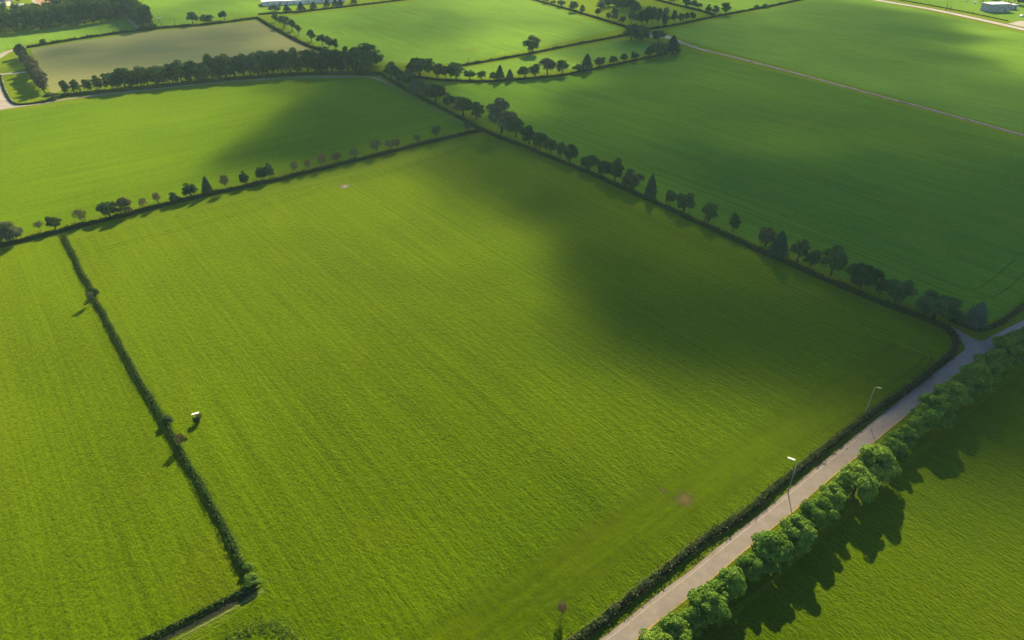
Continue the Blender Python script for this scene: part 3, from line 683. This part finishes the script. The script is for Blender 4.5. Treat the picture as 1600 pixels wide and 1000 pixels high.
# ------------------------------------------------------------------ built things
class MB:
    def __init__(s): s.v, s.f = [], []
    def box(s, c, d, rz=0.0, top=None):
        o = len(s.v); ca, sa = math.cos(rz), math.sin(rz)
        for z in (-1, 1):
            k = top if (top and z == 1) else (1, 1)
            for x, y in ((-1, -1), (1, -1), (1, 1), (-1, 1)):
                X, Y = x*d[0]/2*k[0], y*d[1]/2*k[1]
                s.v.append((c[0]+X*ca-Y*sa, c[1]+X*sa+Y*ca, c[2]+z*d[2]/2))
        for f in ((0, 3, 2, 1), (4, 5, 6, 7), (0, 1, 5, 4), (1, 2, 6, 5), (2, 3, 7, 6), (3, 0, 4, 7)): s.f.append(tuple(i+o for i in f))
        return s
    def tube(s, pts, rad, k=8): tube(s.v, s.f, pts, rad, k); return s
    def prism(s, prof, x0, x1):                     # (y,z) outline extruded along x
        o = len(s.v); n = len(prof)
        for x in (x0, x1):
            for y, z in prof: s.v.append((x, y, z))
        s.f.append(tuple(o+i for i in reversed(range(n)))); s.f.append(tuple(o+n+i for i in range(n)))
        for i in range(n): s.f.append((o+i, o+(i+1) % n, o+n+(i+1) % n, o+n+i))
        return s
    def build(s, name, mat, parent, smooth=False): return mesh_obj(name, s.v, s.f, mat, parent, smooth)

def lamp(base, H, rz, label, headlen, head=None):
    root = empty('street_lamp', base); root.rotation_euler = (0, 0, rz)
    tag(root, label, 'street lamp', 'street lamps along the road')
    MB().tube([(0, 0, -.1), (0, 0, .9), (0, 0, .95), (0, 0, H)], [.12, .12, .08, .055]).build('pole', M_pole, root, True)
    MB().tube([(0, 0, H-.1), (.05, 0, H+.08), (.3, 0, H+.2), (.55, 0, H+.25)], [.05, .05, .045, .04]).build('arm', M_pole, root, True)
    MB().prism([(-.17, H+.20), (.17, H+.20), (.2, H+.26), (.11, H+.36), (-.11, H+.36), (-.2, H+.26)], .45, .45+headlen).build('lamp_head', head or M_white, root)
b1 = G(1231, 769); lamp(b1, height_to(b1, 722), math.radians(148), 'street lamp with a bright white head in the road hedge', 1.35)
b2 = G(1352, 646); lamp(b2, height_to(b2, 606), math.radians(-25), 'grey street lamp in cloud shade with a dim head over the road hedge', .8, M_pole)  # head in grey instead of white, so its colour carries the dimness of the shade

root = empty('panel_post', G(310, 661)); tag(root, 'post carrying a tilted white panel in the sunlit field', 'post')
MB().tube([(0, 0, -.1), (0, 0, 2.7)], [.05, .045]).build('post', M_wood, root, True)
o = MB().box((0, 0, 0), (1.45, .75, .05)).build('panel', M_white, root); o.location = (0, 0, 2.75); o.rotation_euler = (math.radians(-18), math.radians(-6), math.radians(18))
MB().box((0, 0, 2.62), (.06, .5, .06)).build('bracket', M_wood, root)

def pole(bx, by, top, label, cross=True, white=False):
    b = G(bx, by); H = height_to(b, top); root = empty('utility_pole', b); tag(root, label, 'utility pole')
    MB().tube([(0, 0, -.2), (0, 0, H)], [.16, .12]).build('post', M_wood, root, True)
    if cross: MB().box((0, 0, H-.5), (1.9, .14, .14), .4).build('crossarm', M_wood, root)
    if white: MB().box((0, 0, H-.4), (2.6, .12, 1.1), .2).build('panel', M_white, root)
    return root, H
pole(732, 101, 90, 'small wooden pole on the hedge end near the strip field')
pole(376, 32, 20, 'small wooden pole on the hedge above the beige field', False)
pole(252, 43, 27, 'pole with a white board in the far green field', False, True)
pole(275, 42, 29, 'thin wooden pole between the triangular wood and round trees')
rt, H = pole(1477, 17, -9, 'tall dark pole with a stay wire beside the far road')
MB().tube([(.1, 0, H-1.5), (9, 5, .1)], [.035, .035], 5).build('stay_wire', M_wood, rt)
root = empty('field_gate', G(1482, 15)); root.rotation_euler = (0, 0, .3); tag(root, 'small wooden gate frame beside the tall far pole', 'gate')
for x in (-2.2, 2.2): MB().box((x, 0, 1.9), (.22, .22, 3.8)).build('post', M_wood, root)
MB().box((0, 0, 1.3), (4.1, .1, .14)).box((0, 0, .8), (4.1, .1, .14)).box((0, 0, 1.8), (4.1, .1, .14)).build('rail', M_wood, root)

def building(name, c, rz, lx, ly, h, wall, roofm, label, flat=True, rh=2.0, win=4):
    root = empty(name, (c.x, c.y, 0)); root.rotation_euler = (0, 0, rz); tag(root, label, 'building')
    MB().box((0, 0, h/2), (lx, ly, h)).build('wall', wall, root)
    if flat:
        MB().box((0, 0, h+.14), (lx+.7, ly+.7, .28)).box((0, 0, h+.34), (lx*.98, ly*.96, .12)).build('roof', roofm, root)
    else:
        MB().prism([(-ly/2-.4, h), (ly/2+.4, h), (ly/2+.4, h+.12), (0, h+rh), (-ly/2-.4, h+.12)], -lx/2-.4, lx/2+.4).build('roof', roofm, root)
    for k in range(win):
        x = -lx/2+(k+.5)*lx/win
        w = MB().box((x, -ly/2-.03, h*.55), (1.3, .1, 1.3)).build('window', M_white, root)
        MB().box((x, -ly/2-.1, h*.55), (1.1, .05, 1.1)).build('pane', M_glass, w)
    MB().box((lx*.28, -ly/2-.04, 1.05), (1.1, .09, 2.1)).build('door', M_wood, root)
    return root
bc = G(1554, 17)
building('stone_building', bc, math.radians(10), 20, 11, 6.0, M_stone, M_roofg, 'grey stone building with a pale flat roof beside the far road')
building('outbuilding', G(1578, 14), math.radians(10), 8, 6, 3.6, M_stone, M_roofg, 'low grey outbuilding joined to the end of the stone building', True, 2, 2)
building('warehouse', G(475, 4), math.radians(20), 74, 17, 3.2, M_wallw, M_roofw, 'long low white roofed building behind the row of small conifers', True, 2, 12)
building('warehouse', G(428, 7), math.radians(20), 17, 15, 3.6, M_wallw, M_roofw, 'short white roofed building at the end of the long one', True, 2, 3)
building('house', G(2, 9), math.radians(5), 13, 9, 4.0, M_wallw, M_slate, 'grey roofed house at the photo edge beyond the far wood', False, 3, 3)
building('shed', G(32, 12), math.radians(20), 6, 4, 2.2, M_wallw, M_roofw, 'small white shed beyond the far wood', False, 1, 1)
building('shed', G(14, 3), math.radians(-20), 7, 4, 2.4, M_wallw, M_roofw, 'small white shed beside the grey roofed house', False, 1, 1)

# parked car
def car(p, rz, label):
    root = empty('parked_car', p); root.rotation_euler = (0, 0, rz); tag(root, label, 'car')
    body = [(-2.1, .35), (2.1, .35), (2.15, .7), (1.9, .92), (1.0, 1.0), (.45, 1.45), (-1.2, 1.48), (-1.9, 1.0), (-2.15, .9)]
    m = MB(); n = len(body)
    for y, k in ((-.85, .97), (-.6, 1.0), (.6, 1.0), (.85, .97)):
        for x, z in body: m.v.append((x*k, y*(1 if z < 1.05 else .82), z))
    for a in range(3):
        for i in range(n): m.f.append((a*n+i, a*n+(i+1) % n, (a+1)*n+(i+1) % n, (a+1)*n+i))
    m.f.append(tuple(reversed(range(n)))); m.f.append(tuple(3*n+i for i in range(n)))
    m.build('body', M_white, root)
    for s in (-1, 1): MB().prism([(s*.80, 1.04), (s*.74, 1.38), (s*.765, 1.38), (s*.825, 1.04)], -1.3, .55).build('window', M_glass, root)
    for x in (-1.3, 1.3):
        for y in (-.8, .8):
            t = MB().tube([(x, y-.1, .34), (x, y+.1, .34)], [.34, .34], 12).build('wheel', M_tyre, root)
            MB().tube([(x, y-.12, .34), (x, y+.12, .34)], [.19, .19], 10).build('rim', M_pole, t)
car(G(1597, 26), math.radians(15), 'white car parked in the yard beside the far road')
for k, (x, y, w) in enumerate([(1523, 5, 'nearest the stone building'), (1509, 1.5, 'farther from the stone building')]):
    root = empty('bale_wrap', G(x, y)); tag(root, f'white wrapped bale on the far grass, the one {w}', 'bale', 'white bales on the far grass'); root.rotation_euler = (0, 0, .5)
    MB().tube([(-1.3, 0, .75), (-1.15, 0, .75), (1.15, 0, .75), (1.3, 0, .75)], [.55, .75, .75, .55], 14).build('wrap', M_white, root, True)

# ------------------------------------------------------------------ clouds: their real shadows fall on the fields
SHADE = [  # survey x, y, how much of the sun the cloud takes there
 (150,400,0),(300,400,0),(450,350,0),(600,330,0),(700,400,0),(800,500,0),(830,450,.1),(900,600,0),(700,700,0),(1000,640,0),(1100,680,0),(1200,700,0),(1100,900,0),(500,600,0),(300,800,0),(600,900,0),(500,310,0),
 (700,270,.62),(700,248,.7),(770,270,.85),(780,308,.7),(825,312,.95),(640,250,.45),(620,290,.05),(750,230,.85),(800,290,.8),(740,325,.22),(860,330,.88),(800,380,.1),(900,400,1),(860,400,.5),(835,400,.15),(905,440,.85),(870,440,.3),(950,450,1),(900,475,.45),(935,480,.95),(970,520,.95),(930,530,.4),(1010,565,.6),(960,570,.15),(1050,530,.95),(1100,585,.6),(1100,610,.25),(1100,520,1),
 (1200,615,.5),(1200,550,1),(1300,600,.85),(1290,650,.4),(1350,660,.45),(1400,600,.95),(1450,560,1),(1060,640,.08),(1180,660,.12),
 (1500,660,1),(1590,650,1),(1450,730,.75),(1590,760,.6),(1590,850,.28),(1590,960,.1),(1460,820,.25),(1400,790,.3),(1350,870,0),(1250,950,0),(1300,760,.02),(1400,700,.5),(1340,690,.25),(1500,900,.1),(1540,560,1),(1560,800,.45),
 (900,200,.78),(1000,250,.86),(1200,300,.92),(1500,400,1),(1200,200,.74),(1000,150,.75),(1500,250,.82),(900,150,.75),(800,165,.5),(830,140,.2),(760,150,.45),(1000,110,.75),(1100,100,.75),(1350,330,.95),(1350,180,.76),(870,130,.4),(780,140,.25),
 (1200,60,.72),(1400,100,.75),(1490,60,.78),(1450,50,.78),(1500,92,.85),(1420,40,.75),(1350,60,.7),(1560,50,.05),(1590,100,.1),(1540,100,.7),(1590,150,.7),(1400,30,.7),(1540,20,0),(1460,8,.15),(1300,20,.65),(1590,200,.74),(1570,75,.05),
 (480,30,.3),(560,40,.5),(640,50,.6),(700,30,.55),(760,20,.2),(800,10,.05),(850,50,.05),(800,75,.05),(940,55,.55),(900,20,.1),(870,38,.25),(700,90,.3),(560,70,.4),(500,50,.3),(620,20,.5),
 (760,115,.1),(850,100,.12),(930,80,.6),(1000,70,.95),(1000,20,.9),(900,10,.1),(1060,10,.5),(1120,5,.2),(1100,25,.7),(1030,45,.8),
 (0,300,0),(100,200,0),(200,250,0),(300,190,.05),(150,175,.05),(335,228,.1),(388,230,.93),(390,190,.12),(442,190,.93),(425,160,.2),(490,165,.93),(288,258,.03),(345,258,.8),(400,212,.85),(365,208,.1),(312,243,.08),(365,244,.85),(470,140,.5),(500,200,1),(600,200,.95),(700,195,.9),(560,140,.97),(480,147,.9),(520,130,.85),(600,140,1),(650,162,1),(540,165,1),(455,150,.55),(350,155,.12),(450,235,.95),(310,285,.1),(420,262,.5),(500,240,.92),(600,225,.8),(280,270,0),
 (150,100,.7),(250,80,.74),(350,60,.68),(450,60,.4),(100,130,.2),(120,112,.45),(70,85,.8),(300,95,.68),(400,45,.5),
 (20,60,0),(100,50,.1),(180,40,.6),(260,10,.2),(300,10,.5),(350,15,.35),(230,5,0),(400,10,.05),(30,140,0),(10,90,0),(0,10,0),(80,10,0),(150,20,.3),(420,100,.8),
 (30,450,0),(30,700,0),(100,900,0),(400,980,0),(-100,300,0),(-100,100,0),(1700,600,1),(1700,300,1),(1700,100,.3),(1700,900,.3)]
SG = np.array([[*G(a, b).xy] for a, b, _ in SHADE]); SV = np.array([c for *_, c in SHADE])
STEP = 10.0
gx = np.arange(-640, 680, STEP); gy = np.arange(40, 860, STEP)
XX, YY = np.meshgrid(gx, gy)
D2 = (XX[..., None]-SG[:, 0])**2+(YY[..., None]-SG[:, 1])**2
scale = 12.0+.018*np.hypot(SG[:, 0], SG[:, 1])                 # farther survey points are sparser
Wt = 1/(D2/(scale**2)+.25)**2.2
VAL = (Wt*SV).sum(-1)/Wt.sum(-1)
edge = np.minimum(np.minimum(XX-gx[0], gx[-1]-XX), np.minimum(YY-gy[0]+30, gy[-1]-YY))/90
VAL = VAL*np.clip(edge, 0, 1)
for j in range(len(gy)):
    for i in range(len(gx)):
        VAL[j, i] += (.10*mnoise.noise(Vector((gx[i]*.011, gy[j]*.008, 4)))+.06*mnoise.noise(Vector((gx[i]*.03, gy[j]*.022, 9))))*(VAL[j, i] > .06)
TAU = -np.log(1-.985*np.clip((VAL-.05)/.84, 0, 1))
DENS = .16
TH = TAU*math.sin(EL)/DENS                                    # thickness in metres
CZ = 620.0
off = SUN*(CZ/SUN.z)
inside = TH > .12
vid = {}; vs = []; fs = []
def vert(j, i, top):
    t = TH[j, i] if inside[j, i] else 0.0
    key = (j, i, top if t > 0 else 0)
    if key not in vid:
        vid[key] = len(vs)
        z = CZ + (t*.5 if top else -t*.5)
        vs.append((XX[j, i]+off.x, YY[j, i]+off.y, z))
    return vid[key]
for j in range(len(gy)-1):
    for i in range(len(gx)-1):
        q = [(j, i), (j, i+1), (j+1, i+1), (j+1, i)]
        if not any(inside[a] for a in q): continue
        a = [vert(*c, True) for c in q]; b = [vert(*c, False) for c in reversed(q)]
        fs.append(tuple(a)); fs.append(tuple(b))
m, nt, out = mat_new('cloud_droplets')
vsn = nt.nodes.new('ShaderNodeVolumePrincipled'); vsn.inputs['Density'].default_value = DENS; vsn.inputs['Color'].default_value = (.70, .82, 1, 1)
vsn.inputs['Anisotropy'].default_value = .3; vsn.inputs['Density Attribute'].default_value = ''; vsn.inputs['Absorption Color'].default_value = (0, 0, 0, 1)
L(nt, vsn.outputs[0], out.inputs['Volume'])
cl = mesh_obj('cloud', vs, fs, m); tag(cl, 'soft grey cloud drifting above the fields and shading them', 'cloud', None, 'structure')

# haze
HB = 3000
hz = MB().box((0, 0, 54.5), (2*HB, 2*HB, 111)).build('haze', None, None)
m, nt, out = mat_new('haze_air')
pv = nt.nodes.new('ShaderNodeVolumePrincipled'); pv.inputs['Density'].default_value = .00007; pv.inputs['Color'].default_value = (.50, .80, 1.0, 1); pv.inputs['Anisotropy'].default_value = .25
pv.inputs['Density Attribute'].default_value = ''
L(nt, pv.outputs[0], out.inputs['Volume'])
hz.data.materials.append(m); tag(hz, 'thin pale haze over the far fields', 'haze', None, 'stuff')

# ------------------------------------------------------------------ light, sky, camera
w = bpy.data.worlds.new('World'); scene.world = w; w.use_nodes = True
nt = w.node_tree; bg = nt.nodes['Background']
sky = nt.nodes.new('ShaderNodeTexSky'); sky.sky_type = 'NISHITA'; sky.sun_disc = False
sky.sun_elevation = EL; sky.sun_rotation = AZ; sky.air_density = 1.3; sky.dust_density = .2; sky.ozone_density = 4.0
nt.links.new(sky.outputs[0], bg.inputs[0]); bg.inputs[1].default_value = .055
sl = bpy.data.lights.new('sun', 'SUN'); sl.energy = 5.0; sl.angle = math.radians(.53); sl.color = (1.0, .77, .42)
so = link(bpy.data.objects.new('sun', sl)); so.rotation_euler = SUN.to_track_quat('Z', 'Y').to_euler(); so.location = (0, 300, 300)
cam = bpy.data.cameras.new('camera'); cam.sensor_width = 36; cam.lens = F/1600*36; cam.clip_start = .5; cam.clip_end = 9000
co = link(bpy.data.objects.new('camera', cam)); co.location = (0, 0, CH); co.rotation_euler = (math.pi/2-P, 0, 0)
scene.camera = co
scene.view_settings.view_transform = 'Standard'; scene.view_settings.look = 'None'
scene.view_settings.exposure = 1.9; scene.view_settings.gamma = 1.0; scene.view_settings.use_curve_mapping = False
scene.cycles.max_bounces = 6; scene.cycles.transparent_max_bounces = 24; scene.cycles.volume_bounces = 0
scene.cycles.diffuse_bounces = 3; scene.cycles.use_denoising = True
